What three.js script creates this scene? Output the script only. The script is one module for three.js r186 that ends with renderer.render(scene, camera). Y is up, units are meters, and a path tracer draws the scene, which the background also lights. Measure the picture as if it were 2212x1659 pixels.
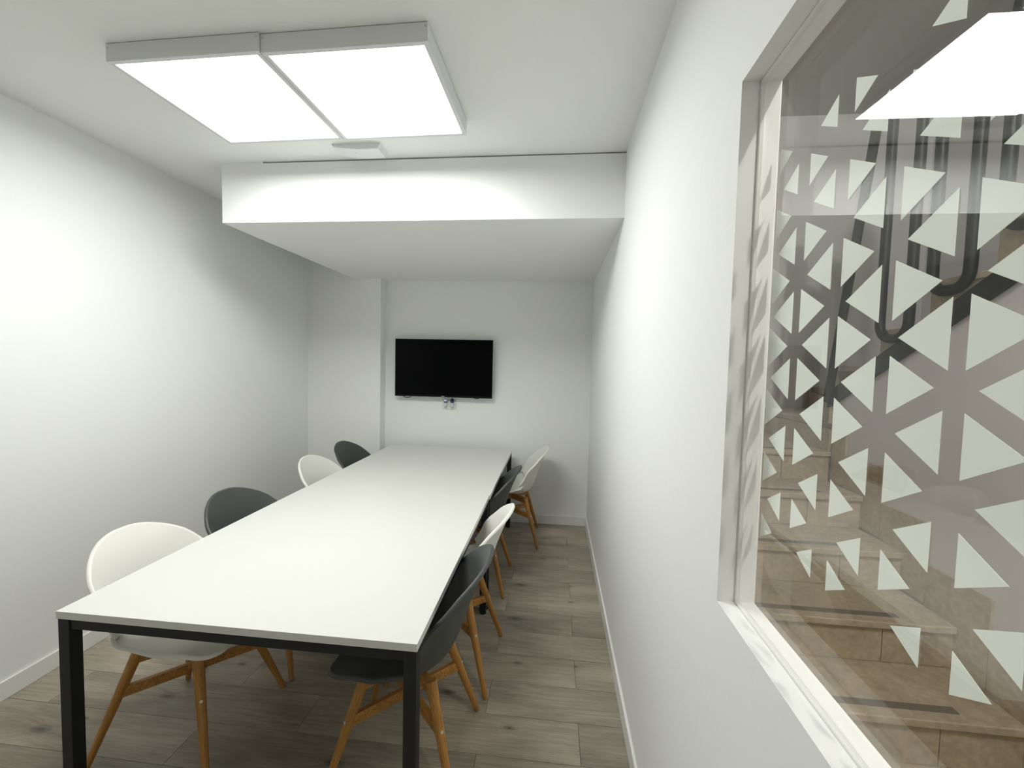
import * as THREE from 'three';
import { RoundedBoxGeometry } from 'three/addons/geometries/RoundedBoxGeometry.js';
import { mergeGeometries } from 'three/addons/utils/BufferGeometryUtils.js';
import { RectAreaLightUniformsLib } from 'three/addons/lights/RectAreaLightUniformsLib.js';

RectAreaLightUniformsLib.init();
// ------------------------------------------------------------------ camera, renderer, exposure
const scene = new THREE.Scene();
scene.background = new THREE.Color(0x000000);
const camera = new THREE.PerspectiveCamera(2 * Math.atan(829.5 / 895.82) * 180 / Math.PI, 2212 / 1659, 0.05, 60);
camera.position.set(0, 1.5896, 0);
camera.rotation.set(-0.051, 0.1019, 0.0225, 'YXZ');
const renderer = new THREE.WebGLRenderer({ antialias: true });
renderer.toneMapping = THREE.LinearToneMapping;
renderer.toneMappingExposure = 1.17;
renderer.shadowMap.enabled = true;

// light of the two ceiling panels (set in their builder) and of the stairwell lamp
const PANEL_GLOW = 9.0, PANEL_LIGHT = 7.5;
const PANEL_COLOR = new THREE.Color().setRGB(0.985, 1.0, 0.965);
const STAIR_LAMP = 8.0;

// ------------------------------------------------------------------ sizes (metres)
const XL = -2.4675, XR = 0.3496, ZB = -4.066, ZF = 1.35, H = 2.729;
const YS = 2.3816, ZS = -2.3202, XS = -1.9898;              // dropped soffit
const XC = -1.7114, ZP = -3.9376;                           // pillar in the far corner
const HB = 0.0887, TB = 0.012;                              // baseboard
const WT = 0.0744, XG = XR + 0.0433;                        // partition with the window
const WZ0 = -0.8819, WZ1 = 0.95, WY0 = 1.1043, WY1 = 2.1491;
const TH = 0.75;

// ------------------------------------------------------------------ helpers
let seed = 7;
const rnd = () => { seed = (seed * 1664525 + 1013904223) >>> 0; return seed / 4294967296; };
const taken = {};
function numbered(n) { const k = taken[n] = (taken[n] ?? -1) + 1; return k ? n + '_' + String(k).padStart(3, '0') : n; }
function tag(o, label, category, group) {
  o.userData.label = label; o.userData.category = category;
  if (group) o.userData.group = group;
  return o;
}
function add(name, geo, mat, parent = scene) {
  const m = new THREE.Mesh(geo, mat);
  m.name = parent === scene ? numbered(name) : name;
  m.castShadow = m.receiveShadow = true;
  parent.add(m);
  return m;
}
function struct(name, geo, mat, label) {
  const m = add(name, geo, mat); m.userData.kind = 'structure';
  if (label) m.userData.label = label;
  return m;
}
function group(name, x = 0, y = 0, z = 0, turn = 0) {
  const g = new THREE.Group(); g.name = numbered(name); g.position.set(x, y, z); g.rotation.y = turn; scene.add(g); return g;
}
// planar uv in metres, by the way each face points
function uvm(g, s = 1, ox = 0, oy = 0) {
  if (g.index) g = g.toNonIndexed();
  const p = g.attributes.position, uv = new Float32Array(p.count * 2);
  const a = new THREE.Vector3(), b = new THREE.Vector3(), c = new THREE.Vector3();
  for (let i = 0; i < p.count; i += 3) {
    a.fromBufferAttribute(p, i); b.fromBufferAttribute(p, i + 1); c.fromBufferAttribute(p, i + 2);
    const n = b.clone().sub(a).cross(c.clone().sub(a));
    const ax = Math.abs(n.x), ay = Math.abs(n.y), az = Math.abs(n.z);
    [a, b, c].forEach((q, k) => {
      const [u, v] = ax >= ay && ax >= az ? [q.z, q.y] : ay >= az ? [q.x, q.z] : [q.x, q.y];
      uv[(i + k) * 2] = u * s + ox; uv[(i + k) * 2 + 1] = v * s + oy;
    });
  }
  g.setAttribute('uv', new THREE.BufferAttribute(uv, 2));
  return g;
}
function bx(x0, x1, y0, y1, z0, z1) {
  const g = new THREE.BoxGeometry(x1 - x0, y1 - y0, z1 - z0);
  g.translate((x0 + x1) / 2, (y0 + y1) / 2, (z0 + z1) / 2);
  return uvm(g);
}
function rbx(x0, x1, y0, y1, z0, z1, r = 0.003, seg = 2) {
  const g = new RoundedBoxGeometry(x1 - x0, y1 - y0, z1 - z0, seg, r);
  g.translate((x0 + x1) / 2, (y0 + y1) / 2, (z0 + z1) / 2);
  return uvm(g);
}
const merge = (...gs) => mergeGeometries(gs.map(g => g.index ? g.toNonIndexed() : g));
// extrude an outline given as (z, y) pairs between two x
function prismX(pts, x0, x1) {
  const s = new THREE.Shape(pts.map(([z, y]) => new THREE.Vector2(-z, y)));
  const g = new THREE.ExtrudeGeometry(s, { depth: x1 - x0, bevelEnabled: false });
  g.rotateY(Math.PI / 2); g.translate(x0, 0, 0);
  return uvm(g);
}
// extrude an outline given as (x, z) pairs between two y
function prismY(pts, y0, y1) {
  const s = new THREE.Shape(pts.map(([x, z]) => new THREE.Vector2(x, -z)));
  const g = new THREE.ExtrudeGeometry(s, { depth: y1 - y0, bevelEnabled: false });
  g.rotateX(-Math.PI / 2); g.translate(0, y0, 0);
  return uvm(g);
}
function rod(a, b, ra, rb, seg = 16) {
  const A = new THREE.Vector3(...a), B = new THREE.Vector3(...b), d = B.clone().sub(A);
  const g = new THREE.CylinderGeometry(rb, ra, d.length(), seg, 1);
  g.applyQuaternion(new THREE.Quaternion().setFromUnitVectors(new THREE.Vector3(0, 1, 0), d.clone().normalize()));
  g.translate(...A.clone().add(B).multiplyScalar(0.5).toArray());
  return g;
}
function beam(a, b, w, h, r = 0.004) {         // a level bar of width w and height h
  const A = new THREE.Vector3(...a), B = new THREE.Vector3(...b), d = B.clone().sub(A);
  const g = new RoundedBoxGeometry(w, h, d.length(), 2, r);
  g.applyQuaternion(new THREE.Quaternion().setFromUnitVectors(new THREE.Vector3(0, 0, 1), d.clone().normalize()));
  g.translate(...A.clone().add(B).multiplyScalar(0.5).toArray());
  return g;
}

// ------------------------------------------------------------------ noise and textures
function hash(x, y, s) { let h = (x * 374761393 + y * 668265263 + s * 2147483647) | 0; h = Math.imul(h ^ (h >>> 13), 1274126177); return ((h ^ (h >>> 16)) >>> 0) / 4294967296; }
function vnoise(x, y, s, px = 0, py = 0) {
  const xi = Math.floor(x), yi = Math.floor(y), fx = x - xi, fy = y - yi;
  const w = (a, p) => p ? ((a % p) + p) % p : a;
  const u = fx * fx * (3 - 2 * fx), v = fy * fy * (3 - 2 * fy);
  const a = hash(w(xi, px), w(yi, py), s), b = hash(w(xi + 1, px), w(yi, py), s), c = hash(w(xi, px), w(yi + 1, py), s), d = hash(w(xi + 1, px), w(yi + 1, py), s);
  return a + (b - a) * u + (c - a) * v + (a - b - c + d) * u * v;
}
function fbm(x, y, s, oct, px, py) { let t = 0, a = 0.5; for (let i = 0; i < oct; i++) { t += a * vnoise(x, y, s + i, px, py); x *= 2; y *= 2; px *= 2; py *= 2; a *= 0.5; } return t / (1 - Math.pow(0.5, oct)); }
function tex(w, h, f, srgb, rx = 1, ry = 1) {
  const d = new Uint8Array(w * h * 4);
  for (let j = 0; j < h; j++) for (let i = 0; i < w; i++) {
    const c = f(i / w, j / h), k = (j * w + i) * 4;
    for (let q = 0; q < 3; q++) d[k + q] = Math.max(0, Math.min(255, Math.round(c[q])));
    d[k + 3] = 255;
  }
  const t = new THREE.DataTexture(d, w, h, THREE.RGBAFormat);
  t.wrapS = t.wrapT = THREE.RepeatWrapping; t.magFilter = THREE.LinearFilter; t.minFilter = THREE.LinearMipmapLinearFilter; t.generateMipmaps = true;
  t.repeat.set(rx, ry); if (srgb) t.colorSpace = THREE.SRGBColorSpace;
  t.needsUpdate = true;
  return t;
}
// roller-painted plaster: fine stipple on slow waves
const plasterBump = tex(512, 512, (u, v) => { const n = 0.6 * fbm(u * 64, v * 64, 11, 3, 64, 64) + 0.4 * fbm(u * 4, v * 4, 31, 2, 4, 4); return [n * 255, n * 255, n * 255]; }, false, 1.2, 1.2);
const plasticBump = tex(256, 256, (u, v) => { const n = fbm(u * 64, v * 64, 5, 2, 64, 64); return [n * 255, n * 255, n * 255]; }, false, 10, 10);
// grey oak boards: one texture a board, 1.2 m by 0.197 m
function plankTex(s, tone, knots) {
  return tex(1024, 176, (u, v) => {
    const X = u * 1.2, Y = v * 0.197;
    let wy = Y + 0.012 * (fbm(X * 2.2, Y * 6, s, 3) - 0.5), kd = 0;
    for (const [kx, ky, kr] of knots) {
      const dx = (X - kx) * 0.42, dy = Y - ky, d = Math.hypot(dx, dy) / kr;
      const e = Math.exp(-d * d);
      wy += e * dy * 1.6; kd += Math.exp(-d * d * 5) * 0.7 + e * 0.18 * (0.5 + 0.5 * Math.sin(d * 16));
    }
    const field = fbm(X * 0.9, wy * 6, s + 3, 3) + 0.35 * wy / 0.197;
    const ring = 0.5 + 0.5 * Math.sin(field * 46);
    const streak = fbm(X * 3.5, wy * 110, s + 9, 3), fine = fbm(X * 9, wy * 420, s + 13, 2);
    const cloud = fbm(X * 3.2, Y * 10, s + 17, 3);
    const pore = Math.pow(fbm(X * 26, wy * 800, s + 23, 2), 3);
    const k = tone * (0.90 + 0.05 * (ring - 0.5) + 0.13 * (streak - 0.5) + 0.08 * (fine - 0.5) + 0.30 * (cloud - 0.5) - 0.22 * pore + 0.06) * (1 - 0.5 * Math.min(1, kd));
    return [164 * k + 12, 155 * k + 11, 139 * k + 9];
  }, true);
}
const plankTexes = [
  plankTex(101, 1.03, [[0.9, 0.06, 0.02]]), plankTex(131, 0.94, [[0.35, 0.12, 0.035], [0.47, 0.05, 0.014]]), plankTex(161, 1.08, []),
  plankTex(191, 0.97, [[0.7, 0.1, 0.03]]), plankTex(221, 1.0, [[0.2, 0.15, 0.016], [1.0, 0.1, 0.03]]), plankTex(251, 0.9, [[0.55, 0.09, 0.03]]),
];
const oakTex = tex(256, 256, (u, v) => {
  const st = fbm(u * 48, v * 3, 61, 3, 48, 3), po = Math.pow(fbm(u * 120, v * 8, 71, 2, 120, 8), 3);
  const k = 0.86 + 0.34 * (st - 0.5) - 0.35 * po + 0.08;
  return [196 * k, 139 * k, 66 * k];
}, true, 1, 1);
const stoneTex = tex(512, 512, (u, v) => {
  const a = fbm(u * 6, v * 6, 41, 5, 6, 6), b = fbm(u * 40, v * 40, 47, 2, 40, 40);
  const k = 0.90 + 0.20 * (a - 0.5) + 0.14 * (b - 0.5);
  return [196 * k, 182 * k, 157 * k];
}, true, 1.4, 1.4);

// ------------------------------------------------------------------ materials
const S = (o) => new THREE.MeshStandardMaterial(o);
const lin = (r, g, b) => new THREE.Color().setRGB(r, g, b);
const M = {
  wall: S({ color: lin(0.91, 0.92, 0.91), roughness: 0.85, bumpMap: plasterBump, bumpScale: 0.0006 }),
  ceiling: S({ color: lin(0.91, 0.92, 0.895), roughness: 0.9, bumpMap: plasterBump, bumpScale: 0.0006 }),
  trim: S({ color: lin(0.86, 0.86, 0.83), roughness: 0.45 }),
  reveal: S({ color: lin(0.86, 0.86, 0.83), roughness: 0.5 }),
  fixture: S({ color: lin(0.78, 0.79, 0.80), roughness: 0.4 }),
  diffuser: S({ color: lin(0.8, 0.8, 0.8), roughness: 0.6, emissive: PANEL_COLOR, emissiveIntensity: PANEL_GLOW }),
  subfloor: S({ color: lin(0.06, 0.05, 0.04), roughness: 0.9 }),
  planks: plankTexes.map(t => S({ map: t, roughness: 0.42 })),
  top: new THREE.MeshPhysicalMaterial({ color: lin(0.74, 0.74, 0.70), roughness: 0.38, bumpMap: plasticBump, bumpScale: 0.00004 }),
  black: S({ color: lin(0.006, 0.007, 0.009), roughness: 0.6, metalness: 0.1 }),
  foot: S({ color: lin(0.008, 0.008, 0.008), roughness: 0.7 }),
  shellWhite: S({ color: lin(0.86, 0.855, 0.79), roughness: 0.5, bumpMap: plasticBump, bumpScale: 0.00015 }),
  shellGrey: S({ color: lin(0.062, 0.067, 0.066), roughness: 0.5, bumpMap: plasticBump, bumpScale: 0.00015 }),
  oak: S({ map: oakTex, roughness: 0.5 }),
  bolt: S({ color: lin(0.75, 0.75, 0.72), roughness: 0.3, metalness: 0.6 }),
  screen: new THREE.MeshPhysicalMaterial({ color: lin(0.002, 0.002, 0.0025), roughness: 0.2, specularIntensity: 0.1 }),
  tvBody: new THREE.MeshPhysicalMaterial({ color: lin(0.004, 0.004, 0.005), roughness: 0.4, specularIntensity: 0.3 }),
  silver: S({ color: lin(0.55, 0.55, 0.56), roughness: 0.3, metalness: 0.8 }),
  plate: S({ color: lin(0.80, 0.79, 0.72), roughness: 0.4 }),
  plugWhite: S({ color: lin(0.75, 0.75, 0.75), roughness: 0.25 }),
  plugBlue: S({ color: lin(0.03, 0.06, 0.45), roughness: 0.3 }),
  cable: S({ color: lin(0.01, 0.01, 0.01), roughness: 0.5 }),
  glass: new THREE.MeshPhysicalMaterial({ color: lin(0.985, 0.99, 0.98), roughness: 0, transmission: 1, thickness: 0, ior: 1.56, side: THREE.DoubleSide }),
  film: new THREE.MeshPhysicalMaterial({ color: lin(0.92, 0.965, 0.90), roughness: 0.95, transmission: 0.05, thickness: 0, side: THREE.DoubleSide }),
  stone: S({ map: stoneTex, roughness: 0.55 }),
  grip: S({ color: lin(0.17, 0.15, 0.12), roughness: 0.95 }),
  stairWall: S({ color: lin(0.63, 0.615, 0.62), roughness: 0.85, bumpMap: plasterBump, bumpScale: 0.0008 }),
  stairCeil: S({ color: lin(0.42, 0.40, 0.36), roughness: 0.9 }),
  railing: new THREE.MeshPhysicalMaterial({ color: lin(0.005, 0.006, 0.006), roughness: 0.4, specularIntensity: 0.5 }),
};

// ------------------------------------------------------------------ room shell
const W = 0.12;
struct('wall_left', bx(XL - W, XL, -0.1, H + W, ZB - W, ZF + W), M.wall, 'plain white painted wall along the left of the room');
struct('wall_back', bx(XL, XR, -0.1, H, ZB - W, ZB), M.wall, 'white painted end wall behind the television');
struct('wall_front', bx(XL, XR + WT, -0.1, H, ZF, ZF + W), M.wall, 'white painted wall behind the viewer');
struct('wall_right', merge(
  bx(XR, XR + WT, -0.1, H, ZB - W, WZ0), bx(XR, XR + WT, -0.1, H, WZ1, ZF + W),
  bx(XR, XR + WT, -0.1, WY0, WZ0, WZ1), bx(XR, XR + WT, WY1, H, WZ0, WZ1)), M.wall, 'white painted partition with the glazed opening');
struct('wall_pillar', bx(XL, XC, 0, H, ZB, ZP), M.wall, 'shallow white pillar in the far left corner');
struct('ceiling', bx(XL - W, XR + WT, H, H + W, ZB - W, ZF + W), M.ceiling, 'flat white ceiling');
struct('ceiling_soffit', merge(
  bx(XS, XR, YS, H - 0.008, ZB, ZS),                                    // body of the boxed-in beam
  bx(XS, XR, H - 0.008, H, ZB, ZS - 0.03),                              // set back: leaves the open joint under the ceiling
  bx(XS, -1.73, H - 0.008, H, ZS - 0.03, ZS)), M.wall, 'white boxed-in beam hanging below the ceiling');

// baseboards with a rounded upper edge
const skirt = (x0, x1, z0, z1) => rbx(x0, x1, 0, HB, z0, z1, 0.0035, 2);
struct('baseboard_left', skirt(XL, XL + TB, ZP, ZF), M.trim);
struct('baseboard_right', skirt(XR - TB, XR, ZB, ZF), M.trim);
struct('baseboard_back', skirt(XC + TB, XR - TB, ZB, ZB + TB), M.trim);
struct('baseboard_pillar', merge(skirt(XL + TB, XC + TB, ZP, ZP + TB), skirt(XC, XC + TB, ZB, ZP)), M.trim);
struct('baseboard_front', skirt(XL + TB, XR - TB, ZF - TB, ZF), M.trim);

// floor of grey oak boards laid across the room, every board a piece
const floor = struct('floor', bx(XL - W, XR + WT, -0.1, -0.009, ZB - W, ZF + W), M.subfloor, 'grey-brown oak laminate floor');
{
  const PW = 0.1975, PL = 1.2, GAP = 0.0016, z00 = -1.586;
  const shapes = {};
  const geo = (len) => {
    const k = len.toFixed(4);
    if (!shapes[k]) {
      const g = new THREE.BoxGeometry(len - GAP, 0.009, PW - GAP);
      const p = g.attributes.position, uv = g.attributes.uv;
      for (let i = 0; i < p.count; i++) uv.setXY(i, (p.getX(i) + len / 2) / PL, (p.getZ(i) + PW / 2) / PW);
      shapes[k] = g;
    }
    return shapes[k];
  };
  const r0 = Math.ceil((ZF - z00) / PW), r1 = Math.ceil((z00 - ZB) / PW);
  let vi = 0;
  for (let r = -r0; r < r1; r++) {
    const zc = z00 - (r + 0.5) * PW;
    if (zc - PW / 2 > ZF || zc + PW / 2 < ZB - 0.01) continue;
    const joint = ((r % 2) + 2) % 2 === 0 ? 0.146 : -0.27 - (((r % 3) + 3) % 3 === 1 ? 0 : 0.004);
    for (let e = joint + PL; e > XL; e -= PL) {
      const a = Math.max(XL, e - PL), b = Math.min(XR, e);
      if (b - a < 0.03) continue;
      vi = (vi + 1 + Math.floor(rnd() * 4)) % M.planks.length;
      const m = add('plank', geo(b - a), M.planks[vi], floor);
      m.position.set((a + b) / 2, -0.0045, zc);
      if (rnd() < 0.5) m.rotation.y = Math.PI;
    }
  }
}

// ------------------------------------------------------------------ window in the partition
{
  const win = group('window_1', XG, WY0, WZ0);
  win.userData.kind = 'structure'; win.userData.label = 'glass pane with rows of frosted triangles, in the white partition';
  const wd = WZ1 - WZ0, ht = WY1 - WY0;
  const pane = new THREE.PlaneGeometry(wd, ht); pane.rotateY(-Math.PI / 2); pane.translate(0, ht / 2, wd / 2);
  add('glass_pane', pane, M.glass, win);
  const FX = 0.0275, back = pane.clone(); back.translate(FX + 0.0012, 0, 0);   // double glazing: the second pane carries the film
  const gl = add('glass_pane', back, M.glass, win);
  const t = 0.006, b0 = -0.0095, b1 = -0.0008;                          // glazing beads on the room side
  add('glazing_bead', rbx(b0, b1, 0, ht, 0, t, 0.002), M.reveal, win);
  add('glazing_bead', rbx(b0, b1, 0, ht, wd - t, wd, 0.002), M.reveal, win);
  add('glazing_bead', rbx(b0, b1, 0, t, t, wd - t, 0.002), M.reveal, win);
  add('glazing_bead', rbx(b0, b1, ht - t, ht, t, wd - t, 0.002), M.reveal, win);
  // frosted film triangles: a tiling of equilateral triangles, each shrunk about its centre row by row
  const edge = { 0: 0.0735, 1: 0.0703, 2: 0.067, 3: 0.0612, 4: 0.0553, 5: 0.0498, 6: 0.0448 };
  const edgeLow = { 1: 0.0690, 2: 0.0656, 3: 0.0607, 4: 0.0545, 5: 0.0496, 6: 0.0443 };
  const K = (XG + FX) / 0.3929, per = 0.1878 * K, row = 0.0553 * K, cache = {};   // rows 60 mm apart
  const filmGeo = (L, dir) => {
    const k = L + '_' + dir;
    if (!cache[k]) {
      const h = L * Math.sqrt(3) / 2;
      // local: horizontal axis is -z (away from the viewer)
      const s = new THREE.Shape([new THREE.Vector2(dir * h * 2 / 3, 0), new THREE.Vector2(-dir * h / 3, L / 2), new THREE.Vector2(-dir * h / 3, -L / 2)]);
      const g = new THREE.ExtrudeGeometry(s, { depth: 0.0004, bevelEnabled: false });
      g.rotateY(Math.PI / 2);
      cache[k] = g;
    }
    return cache[k];
  };
  for (let j = -6; j <= 6; j++) {
    const y = 1.5896 + (1.6285 - 1.5896) * K + row * j, L = K * (j >= 0 ? edge[j] : edgeLow[-j]), even = j % 2 === 0;
    for (const dir of [1, -1]) {                                        // +1: point away from the viewer
      const s0 = dir > 0 ? (even ? 0.4815 : 0.5755) : (even ? 0.4205 : 0.5140);
      for (let n = -12; n < 6; n++) {
        let s = s0 * K + per * n;
        const h = L * Math.sqrt(3) / 2;
        let lo = s - h * (dir > 0 ? 1 / 3 : 2 / 3), hi = s + h * (dir > 0 ? 2 / 3 : 1 / 3);
        if (lo < -WZ1 + 0.012 || lo > -WZ0) continue;
        let g = filmGeo(L, dir);
        if (hi > -WZ0) {                                                // cut off by the far side of the opening
          const c = -WZ0 - s - 0.001, P = [[dir * h * 2 / 3, 0], [-dir * h / 3, L / 2], [-dir * h / 3, -L / 2]], out = [];
          for (let a = 0; a < 3; a++) {
            const A = P[a], B = P[(a + 1) % 3];
            if (A[0] <= c) out.push(A);
            if ((A[0] <= c) !== (B[0] <= c)) { const f = (c - A[0]) / (B[0] - A[0]); out.push([c, A[1] + f * (B[1] - A[1])]); }
          }
          if (out.length < 3) continue;
          g = new THREE.ExtrudeGeometry(new THREE.Shape(out.map(o => new THREE.Vector2(...o))), { depth: 0.0004, bevelEnabled: false });
          g.rotateY(Math.PI / 2);
        }
        const m = add('film_triangle', g, M.film, gl);
        m.position.set(FX, y - WY0, -s - WZ0);
      }
    }
  }
}

// ------------------------------------------------------------------ ceiling light panels
function panel(x0, x1, label) {
  const z0 = -1.996, z1 = -1.416, y0 = H - 0.066, b = 0.018, cx = (x0 + x1) / 2, cz = (z0 + z1) / 2;
  const g = group('ceiling_light', cx, y0, cz, -0.015);
  tag(g, label, 'ceiling light', 'ceiling light panels');
  const hx = (x1 - x0) / 2 - 0.0008, hz = (z1 - z0) / 2, hh = 0.064;
  add('frame_side', rbx(-hx, hx, 0, hh, hz - b, hz, 0.0015), M.fixture, g);
  add('frame_side', rbx(-hx, hx, 0, hh, -hz, -hz + b, 0.0015), M.fixture, g);
  add('frame_side', rbx(-hx, -hx + b, 0, hh, -hz + b, hz - b, 0.0015), M.fixture, g);
  add('frame_side', rbx(hx - b, hx, 0, hh, -hz + b, hz - b, 0.0015), M.fixture, g);
  add('back_plate', bx(-hx + b, hx - b, 0.045, hh, -hz + b, hz - b), M.fixture, g);
  add('light_diffuser', bx(-hx + b, hx - b, 0.004, 0.012, -hz + b, hz - b), M.diffuser, g);
  for (const [sx, sz] of [[-1, 1], [1, 1], [-1, -1], [1, -1]]) {
    const s = new THREE.CylinderGeometry(0.003, 0.003, 0.003, 10); s.rotateX(Math.PI / 2);
    s.translate(sx * (hx - 0.008), 0.05, sz * (hz + 0.0005));
    add('screw', s, M.silver, g);
  }
  const l = new THREE.RectAreaLight(PANEL_COLOR, PANEL_LIGHT, 2 * (hx - b), 2 * (hz - b));
  l.position.set(0, 0.002, 0); l.rotation.x = -Math.PI / 2; g.add(l);
}
panel(-1.6712, -1.0606, 'square white LED ceiling panel nearer the left wall');
panel(-1.0606, -0.4500, 'square white LED ceiling panel nearer the window');

// emergency light: a flat wedge with a bowed face
{
  const g = group('emergency_light', -1.078, H, -2.205);
  tag(g, 'small flat white emergency light on ceiling between panels and beam', 'emergency light');
  const s = new THREE.Shape();
  s.moveTo(-0.134, 0); s.lineTo(-0.126, -0.012); s.quadraticCurveTo(0, -0.034, 0.118, -0.026); s.lineTo(0.134, 0); s.closePath();
  const e = new THREE.ExtrudeGeometry(s, { depth: 0.1, bevelEnabled: true, bevelSize: 0.003, bevelThickness: 0.003, bevelSegments: 2, curveSegments: 12 });
  e.translate(0, 0, -0.05);
  add('housing', uvm(e), M.fixture, g);
  const d = new THREE.CylinderGeometry(0.004, 0.004, 0.004, 12); d.translate(-0.02, -0.0285, 0.01);
  add('indicator', d, M.plate, g);
}

// ------------------------------------------------------------------ two tables end to end
function table(cz, label) {
  const hw = 0.6046, hl = 0.698, lw = 0.04, g = group('meeting_table', -0.9905, 0, cz, 0.0038);
  tag(g, label, 'table', 'meeting tables set end to end');
  add('tabletop', rbx(-hw, hw, TH - 0.025, TH, -hl, hl, 0.0015), M.top, g);
  const y1 = TH - 0.0265, y0 = y1 - 0.034, i = 0.003;
  for (const s of [-1, 1]) {
    add('rail', bx(-hw + i + lw, hw - i - lw, y0, y1, s * (hl - i - lw / 2) - 0.015, s * (hl - i - lw / 2) + 0.015), M.black, g);
    add('rail', bx(s * (hw - i - lw / 2) - 0.015, s * (hw - i - lw / 2) + 0.015, y0, y1, -hl + i + lw, hl - i - lw), M.black, g);
    for (const t of [-1, 1]) {
      const lx = s * (hw - i - lw / 2), lz = t * (hl - i - lw / 2);
      const leg = add('leg', rbx(lx - lw / 2, lx + lw / 2, 0.018, y1, lz - lw / 2, lz + lw / 2, 0.002), M.black, g);
      const f = new THREE.CylinderGeometry(0.016, 0.02, 0.018, 20); f.translate(lx, 0.009, lz);
      add('levelling_foot', f, M.foot, leg);
    }
  }
}
table(-2.5504 + 0.6995, 'white table with black square legs, nearer the viewer');
table(-2.5504 - 0.6995, 'white table with black square legs, below the television');

// ------------------------------------------------------------------ shell chairs on oak legs
function keyed(keys) {
  return (v) => { for (let i = 1; i < keys.length; i++) if (v <= keys[i][0]) { const [a, p] = keys[i - 1], [b, q] = keys[i]; let t = (v - a) / (b - a); t = t * t * (3 - 2 * t); return p + (q - p) * t; } return keys[keys.length - 1][1]; };
}
function shellGeo() {
  const line = new THREE.CatmullRomCurve3([[0.245, 0.452], [0.15, 0.450], [0.03, 0.438], [-0.09, 0.440], [-0.160, 0.470], [-0.205, 0.555], [-0.240, 0.660], [-0.280, 0.762], [-0.318, 0.845]].map(([z, y]) => new THREE.Vector3(0, y, z)), false, 'centripetal');
  const Lc = line.getLength();
  const wid = keyed([[0, 0.208], [0.22, 0.236], [0.42, 0.258], [0.6, 0.262], [0.8, 0.258], [1, 0.242]]);
  const lift = keyed([[0, 0.012], [0.2, 0.045], [0.4, 0.086], [0.53, 0.122], [0.68, 0.108], [0.85, 0.078], [1, 0.06]]);
  const NU = 28, NV = 46, P = [], th = 0.011;
  const us = [...Array(NU + 1).keys()].map(i => Math.sin((i / NU - 0.5) * Math.PI));
  const vs = [...Array(NV + 1).keys()].map(i => 0.5 - 0.5 * Math.cos(i / NV * Math.PI));
  const rf = 0.11, rt = 0.26;
  for (const v of vs) {
    const c = line.getPointAt(v), t = line.getTangentAt(v), n = new THREE.Vector3(0, -t.z, t.y);
    const df = v * Lc, dt = (1 - v) * Lc;
    let f = 1;
    if (df < rf) f *= Math.pow(1 - Math.pow((rf - df) / rf * 0.93, 4), 0.25);
    if (dt < rt) f *= Math.pow(1 - Math.pow((rt - dt) / rt * 0.993, 2.05), 1 / 2.05);
    const w = wid(v), r = [];
    for (const u of us) {
      const a = u * f, l = lift(v) * Math.pow(Math.abs(a), 2.3);
      r.push(new THREE.Vector3(a * w * (1 - 0.06 * a * a * (lift(v) / 0.12)), c.y + n.y * l, c.z + n.z * l));
    }
    P.push(r);
  }
  const pos = [], idx = [], id = (j, i) => j * (NU + 1) + i, N = (NU + 1) * (NV + 1);
  const nor = (j, i) => {
    const a = P[Math.max(0, j - 1)][i], b = P[Math.min(NV, j + 1)][i], c = P[j][Math.max(0, i - 1)], d = P[j][Math.min(NU, i + 1)];
    return b.clone().sub(a).cross(d.clone().sub(c)).normalize().multiplyScalar(-1);
  };
  const up = []; const dn = [];
  for (let j = 0; j <= NV; j++) for (let i = 0; i <= NU; i++) {
    const n = nor(j, i); if (n.y + n.z < 0) n.negate();
    const rimD = Math.min(1, Math.min(P[j][i].distanceTo(P[j][0]), P[j][i].distanceTo(P[j][NU]), P[j][i].distanceTo(P[NV][i]), P[j][i].distanceTo(P[0][i])) / 0.03);
    up.push(P[j][i]); dn.push(P[j][i].clone().addScaledVector(n, -(th * (1.55 - 0.75 * rimD))));   // thickened lip
  }
  for (const q of up) pos.push(q.x, q.y, q.z);
  for (const q of dn) pos.push(q.x, q.y, q.z);
  for (let j = 0; j < NV; j++) for (let i = 0; i < NU; i++) {
    const a = id(j, i), b = id(j, i + 1), c = id(j + 1, i), d = id(j + 1, i + 1);
    idx.push(a, b, c, b, d, c);
    idx.push(N + a, N + c, N + b, N + b, N + c, N + d);
  }
  const rim = [];
  for (let i = 0; i <= NU; i++) rim.push([0, i]);
  for (let j = 1; j <= NV; j++) rim.push([j, NU]);
  for (let i = NU - 1; i >= 0; i--) rim.push([NV, i]);
  for (let j = NV - 1; j > 0; j--) rim.push([j, 0]);
  const cen = new THREE.Vector3(0, 0.55, -0.08), mid0 = pos.length / 3;
  rim.forEach(([j, i], k) => {
    const A = up[id(j, i)], B = dn[id(j, i)], [pj, pi] = rim[(k + rim.length - 1) % rim.length], [nj, ni] = rim[(k + 1) % rim.length];
    const t = up[id(nj, ni)].clone().sub(up[id(pj, pi)]).normalize(), o = t.clone().cross(A.clone().sub(B).normalize()).normalize();
    if (o.dot(A.clone().sub(cen)) < 0) o.negate();
    const m = A.clone().add(B).multiplyScalar(0.5).addScaledVector(o, th * 0.75);
    pos.push(m.x, m.y, m.z);
  });
  rim.forEach(([j, i], k) => {
    const kn = (k + 1) % rim.length, [nj, ni] = rim[kn];
    const a = id(j, i), b = id(nj, ni), ma = mid0 + k, mb = mid0 + kn;
    idx.push(a, ma, b, b, ma, mb, N + a, N + b, ma, N + b, mb, ma);
  });
  const g = new THREE.BufferGeometry();
  g.setAttribute('position', new THREE.Float32BufferAttribute(pos, 3));
  const uv = new Float32Array(pos.length / 3 * 2);
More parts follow.
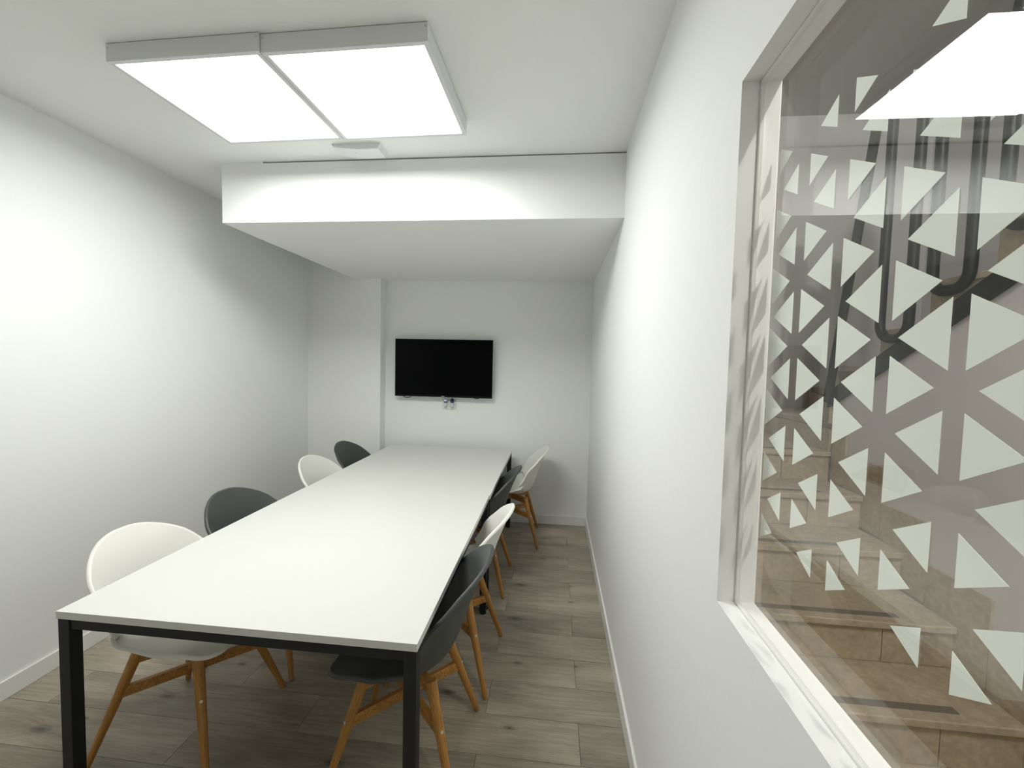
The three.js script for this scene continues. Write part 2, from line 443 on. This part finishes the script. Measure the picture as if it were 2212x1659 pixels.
  for (let i = 0; i < pos.length / 3; i++) { uv[i * 2] = pos[i * 3]; uv[i * 2 + 1] = pos[i * 3 + 1] + pos[i * 3 + 2]; }
  g.setAttribute('uv', new THREE.BufferAttribute(uv, 2));
  g.setIndex(idx); g.computeVertexNormals();
  return g;
}
const SHELL = shellGeo();
const LEGS = {};
{
  const TX = 0.125, TZ = 0.125, FX = 0.232, FZ = 0.245, TY = 0.412;
  const at = (sx, sz, y) => { const f = 1 - y / TY; return [sx * (TX + (FX - TX) * f), y, sz * (TZ + (FZ - TZ) * f)]; };
  LEGS.leg = []; LEGS.bolt = []; LEGS.top = []; LEGS.low = [];
  for (const [sx, sz] of [[-1, 1], [1, 1], [-1, -1], [1, -1]]) {
    // turned leg: slim foot, fullest where the stretcher joins
    LEGS.leg.push(merge(rod(at(sx, sz, 0.003), at(sx, sz, 0.30), 0.0115, 0.0185, 18), rod(at(sx, sz, 0.30), at(sx, sz, TY), 0.0185, 0.0205, 18)));
    const c = new THREE.Vector3(...at(sx, sz, 0.262)), o = new THREE.Vector3(sx, 0.22, sz).normalize();
    LEGS.bolt.push(rod(c.clone().addScaledVector(o, 0.014).toArray(), c.clone().addScaledVector(o, 0.0195).toArray(), 0.0062, 0.0052, 14));
  }
  for (const sx of [1, -1]) {
    LEGS.top.push(beam(at(-sx, 1, 0.386), at(sx, -1, 0.386), 0.026, 0.046));
    LEGS.low.push(beam(at(-sx, 1, 0.262 + (sx > 0 ? 0 : 0.0)), at(sx, -1, 0.262), 0.022, 0.04));
  }
}
function chair(x, z, turn, white, label) {
  const g = group('shell_chair', x, 0, z, turn);
  tag(g, label, 'chair', white ? 'white shell chairs' : 'dark grey shell chairs');
  add('seat_shell', SHELL, white ? M.shellWhite : M.shellGrey, g);
  LEGS.leg.forEach((geo, k) => { const l = add('leg', geo, M.oak, g); add('bolt', LEGS.bolt[k], M.bolt, l); });
  LEGS.top.forEach(geo => add('seat_rail', geo, M.oak, g));
  LEGS.low.forEach(geo => add('stretcher', geo, M.oak, g));
  return g;
}
const Q = Math.PI / 2;
chair(-1.500, -1.57, Q + 0.03, true, 'white shell chair nearest the viewer, between table and left wall');
chair(-1.490, -2.09, Q - 0.02, false, 'dark grey shell chair between two white ones along the left wall');
chair(-1.540, -2.95, Q + 0.02, true, 'white shell chair second from the pillar along the left wall');
chair(-1.580, -3.52, Q, false, 'dark grey shell chair beside the pillar in the far left corner');
chair(-0.550, -1.56, -Q + 0.02, false, 'dark grey shell chair nearest the viewer, tucked behind right table leg');
chair(-0.520, -2.10, -Q - 0.03, true, 'white shell chair between two dark grey ones on window side');
chair(-0.548, -2.935, -Q, false, 'dark grey shell chair second from the end wall on window side');
chair(-0.360, -3.70, -Q + 0.05, true, 'white shell chair pulled out beside the end wall, right of television');

// ------------------------------------------------------------------ television and its sockets
{
  const g = group('television', -1.0874, 1.5201, ZB);
  tag(g, 'flat black television mounted on the end wall, switched off', 'television');
  const w = 0.9763 / 2, h = 0.5655 / 2, f = 0.09;
  add('body', rbx(-w, w, -h, h, f - 0.03, f - 0.004, 0.003), M.tvBody, g);
  add('back_cover', rbx(-w * 0.72, w * 0.72, -h * 0.85, h * 0.55, 0.035, f - 0.028, 0.01), M.tvBody, g);
  add('wall_bracket', bx(-0.2, 0.2, -0.16, 0.1, 0.001, 0.036), M.black, g);
  const b = 0.007, c = 0.017;
  add('bezel', merge(rbx(-w, w, h - b, h, f - 0.006, f, 0.001), rbx(-w, w, -h, -h + c, f - 0.006, f, 0.001), rbx(-w, -w + b, -h + c, h - b, f - 0.006, f, 0.001), rbx(w - b, w, -h + c, h - b, f - 0.006, f, 0.001)), M.tvBody, g);
  add('screen', bx(-w + b, w - b, -h + c, h - b, f - 0.005, f - 0.0025), M.screen, g);
  add('edge_trim', merge(bx(-w - 0.002, w + 0.002, h, h + 0.002, f - 0.028, f - 0.006), bx(-w - 0.002, -w, -h, h, f - 0.028, f - 0.006), bx(w, w + 0.002, -h, h, f - 0.028, f - 0.006), bx(-w - 0.002, w + 0.002, -h - 0.002, -h, f - 0.028, f - 0.006)), M.silver, g);
  add('badge', bx(-0.016, 0.016, -h + 0.005, -h + 0.0105, f, f + 0.001), M.silver, g);
  add('sensor', rbx(0.31, 0.36, -h - 0.008, -h + 0.002, f - 0.02, f - 0.006, 0.003), M.tvBody, g);
  const loop = new THREE.CatmullRomCurve3([[-0.425, -h + 0.03, 0.05], [-0.415, -h - 0.004, 0.055], [-0.375, -h - 0.016, 0.055], [-0.33, -h - 0.005, 0.055], [-0.315, -h + 0.03, 0.05]].map(a => new THREE.Vector3(...a)));
  add('cable', new THREE.TubeGeometry(loop, 24, 0.0035, 8), M.cable, g);
}
{
  const p = group('wall_socket', -1.042, 1.155, ZB);
  tag(p, 'cream double wall socket below the television', 'socket');
  add('plate', rbx(-0.072, 0.072, -0.045, 0.045, 0, 0.009, 0.003), M.plate, p);
  for (const s of [-0.034, 0.034]) add('socket_insert', rbx(s - 0.026, s + 0.026, -0.03, 0.03, 0.008, 0.0115, 0.004), M.plate, p);
  [[-0.034, 'plug with a blue band in the left of the two sockets', false], [0.034, 'plug with blue band and black top in right of two sockets', true]].forEach(([s, label, dark]) => {
    const g = group('power_plug', -1.042 + s, 1.178, ZB + 0.0115);
    tag(g, label, 'plug', 'plugs below the television');
    const body = new THREE.LatheGeometry([[0, -0.042], [0.013, -0.04], [0.0165, -0.03], [0.0165, -0.008], [0.0165, 0.0]].map(a => new THREE.Vector2(...a)), 20); body.translate(0, 0, 0.019);
    add('body', body, M.plugWhite, g);
    const band = new THREE.CylinderGeometry(0.0168, 0.0168, 0.014, 20); band.translate(0, 0.006, 0.019);
    add('band', band, M.plugBlue, g);
    const cap = new THREE.LatheGeometry([[0.0165, 0.013], [0.0165, 0.026], [0.012, 0.036], [0.005, 0.04], [0, 0.04]].map(a => new THREE.Vector2(...a)), 20); cap.translate(0, 0, 0.019);
    add('cap', cap, dark ? M.cable : M.plugWhite, g);
    const cord = new THREE.CatmullRomCurve3([[0, 0.036, 0.019], [0.002, 0.055, 0.019], [0.004, 0.085, 0.022]].map(a => new THREE.Vector3(...a)));
    add('cord', new THREE.TubeGeometry(cord, 10, 0.0035, 8), dark ? M.cable : M.plugWhite, g);
  });
}

// ------------------------------------------------------------------ stairwell behind the glass
const SX0 = XR + WT, SX1 = 1.68, SX2 = 2.95, SZB = -3.72, SH = 3.66, SZF = 1.6;
struct('wall_stairwell_back', bx(SX0 - 0.06, SX2 + W, -0.1, SH, SZB - W, SZB), M.stairWall, 'grey wall behind the stair landing');
struct('wall_stairwell_right', bx(SX2, SX2 + W, -0.1, SH, SZB, SZF), M.stairWall, 'grey wall along the upper flight');
struct('wall_stairwell_front', bx(SX0 - 0.06, SX2 + W, -0.1, SH, SZF, SZF + W), M.stairWall, 'grey wall at the foot of the stairs');
struct('wall_stairwell_left', bx(SX0 - 0.06, SX0, H + W, SH, SZB, SZF), M.stairWall, 'grey wall above the partition, stairs side');
struct('ceiling_stairwell', bx(SX0 - 0.06, SX2 + W, SH, SH + W, SZB - W, SZF + W), M.stairCeil, 'ceiling above the stairs');
struct('floor_stairwell', bx(SX0, SX2, -0.1, 0, SZB, SZF), M.stone, 'stone floor at the foot of the stairs');
{
  const RISE = 0.183, RUN = 0.278, nose = (k) => -1.82 + RUN * (3 - k), T = 0.03;
  // partition between the flights, its top following the upper flight
  struct('wall_stairwell_partition', prismX([[-2.66, 0], [-2.66, 1.42], [-1.1, 2.315], [0.4, 2.315], [0.4, 0]], SX1, SX1 + 0.1), M.stairWall, 'grey wall between the two stair flights');

  const st = group('staircase', SX0, 0, 0);
  tag(st, 'beige stone staircase rising away behind the glass and turning right', 'staircase');
  st.position.set(0, 0, 0);
  const E = 0.002;
  for (let k = 1; k <= 6; k++) {
    const y = RISE * k, z = nose(k), zb = k < 6 ? nose(k + 1) - 0.035 : SZB + E;
    const t = add('tread', rbx(SX0 + E, SX1 - 0.0125, y - T, y, zb, z, 0.005), M.stone, st);
    add('grip_strip', rbx(SX0 + 0.03, SX1 - 0.2, y - 0.001, y + 0.0018, z - 0.075, z - 0.043, 0.0008, 1), M.grip, t);
    for (const [a, b] of [[SX0 + E, 1.398], [1.401, SX1 - 0.0125]])
      add('riser', bx(a, b, y - RISE + E, y - T - 0.0006, z - 0.04, z - 0.02), M.stone, st);
    // stepped skirting tile on the partition
    const zt = z + 0.115, zl = k < 6 ? z + 0.115 - RUN + E : -2.655;
    add('skirting_tile', rbx(SX1 - 0.012, SX1, y - RISE + 0.01, y + 0.188, zl, zt, 0.002), M.stone, st);
  }
  // winders round the end of the partition, then the upper flight coming back
  const V = [SX1 + 0.02, -2.675], fan = [[1.62, SZB + E], [2.15, SZB + E], [SX2 - E, -3.4]], ys = [1.262, 1.44, 1.615];
  const wind = [[V, fan[0], fan[1]], [V, fan[1], [SX2 - E, SZB + E], fan[2]], [V, fan[2], [SX2 - E, -2.36], [SX1 + 0.02, -2.36]]];
  wind.forEach((pts, i) => {
    add('tread', prismY(pts, ys[i] - T, ys[i]), M.stone, st);
    const [a, b] = [V, fan[i]], d = Math.hypot(b[0] - a[0], b[1] - a[1]), ox = -(b[1] - a[1]) / d * -0.02, oz = (b[0] - a[0]) / d * -0.02;
    const y0 = i ? ys[i - 1] + E : RISE * 6 + E;
    add('riser', prismY([[a[0] + ox, a[1] + oz], [b[0] + ox, b[1] + oz + 0.03], [b[0] + 2 * ox, b[1] + 2 * oz + 0.03], [a[0] + 2 * ox, a[1] + 2 * oz]], y0, ys[i] - T - 0.0006), M.stone, st);
  });
  for (let k = 0; k < 6; k++) {
    const y = 1.80 + 0.195 * k, z = -2.345 + 0.275 * k;
    add('tread', rbx(SX1 - 0.012, SX2 - E, y - T, y, z - 0.02, z + 0.275 + 0.03, 0.005), M.stone, st);
    add('riser', bx(SX1 - 0.002, SX2 - E, y - 0.195 + E, y - T - 0.0006, z, z + 0.02), M.stone, st);
    const mid = (q) => 1.43 + (q + 2.695) * 0.571, za = z + 0.021, zc = z + 0.275 - E;
    add('step_side', prismX([[za, mid(za)], [zc, mid(zc)], [zc, Math.max(mid(zc) + 0.001, y - T - 0.0006)], [za, y - T - 0.0006]], SX1 - 0.004, SX1 - 0.0005), M.stone, st);
  }
}
{
  const r = group('stair_railing', SX1, 0, 0);
  tag(r, 'black steel stair railing of tall rounded loops on a sloping plate', 'railing');
  r.position.set(0, 0, 0);
  add('stringer_plate', prismX([[-2.70, 1.36], [-1.15, 2.25], [-1.15, 2.335], [-2.69, 1.46]], SX1 - 0.027, SX1 - 0.0045), M.railing, r);
  // leaning end post
  const post = new THREE.BoxGeometry(0.014, 1.56, 0.062); post.rotateX(0.176); post.translate(SX1 - 0.03, 2.16, -2.557);
  add('end_post', uvm(post), M.railing, r);
  const loops = [[-2.318, -2.145, 1.755, 2.93], [-2.036, -1.868, 1.94, 2.80], [-1.752, -1.582, 2.13, 3.0], [-1.47, -1.30, 2.32, 3.2]];
  for (const [z0, z1, y0, y1] of loops) {
    const c = new THREE.CurvePath(), q = 0.075, X = SX1 - 0.03, P = (z, y) => new THREE.Vector3(X, y, z);
    const lo = y0 - 0.005, pts = [];
    const arc = (cz, cy, a0, a1) => { for (let i = 0; i <= 8; i++) { const a = a0 + (a1 - a0) * i / 8; pts.push(P(cz + q * Math.cos(a), cy + q * Math.sin(a))); } };
    arc(z0 + q, lo + q, Math.PI, Math.PI * 1.5); arc(z1 - q, lo + q, Math.PI * 1.5, Math.PI * 2);
    pts.push(P(z1, (y0 + y1) / 2));
    arc(z1 - q, y1 - q, 0, Math.PI / 2); arc(z0 + q, y1 - q, Math.PI / 2, Math.PI);
    pts.push(P(z0, (y0 + y1) / 2));
    const path = new THREE.CatmullRomCurve3(pts, true, 'centripetal');
    add('loop_bar', new THREE.TubeGeometry(path, 160, 0.0215, 14, true), M.railing, r);
  }
}
// stairwell lamp on the ceiling near the foot of the stairs
{
  const g = group('stair_lamp', 1.05, SH, 0.35);
  tag(g, 'round globe lamp on the stairwell ceiling', 'lamp');
  const b = new THREE.CylinderGeometry(0.07, 0.075, 0.03, 24); b.translate(0, -0.015, 0);
  add('lamp_base', b, M.fixture, g);
  const s = new THREE.SphereGeometry(0.1, 24, 16); s.translate(0, -0.12, 0);
  add('lamp_globe', s, S({ color: lin(0.8, 0.8, 0.75), roughness: 0.5, emissive: lin(1, 0.965, 0.92), emissiveIntensity: 6 }), g);
  const l = new THREE.PointLight(new THREE.Color().setRGB(1, 0.965, 0.92), STAIR_LAMP, 0, 2);
  l.position.set(0, -0.12, 0); l.castShadow = true; l.shadow.radius = 2; g.add(l);
}

renderer.render(scene, camera);
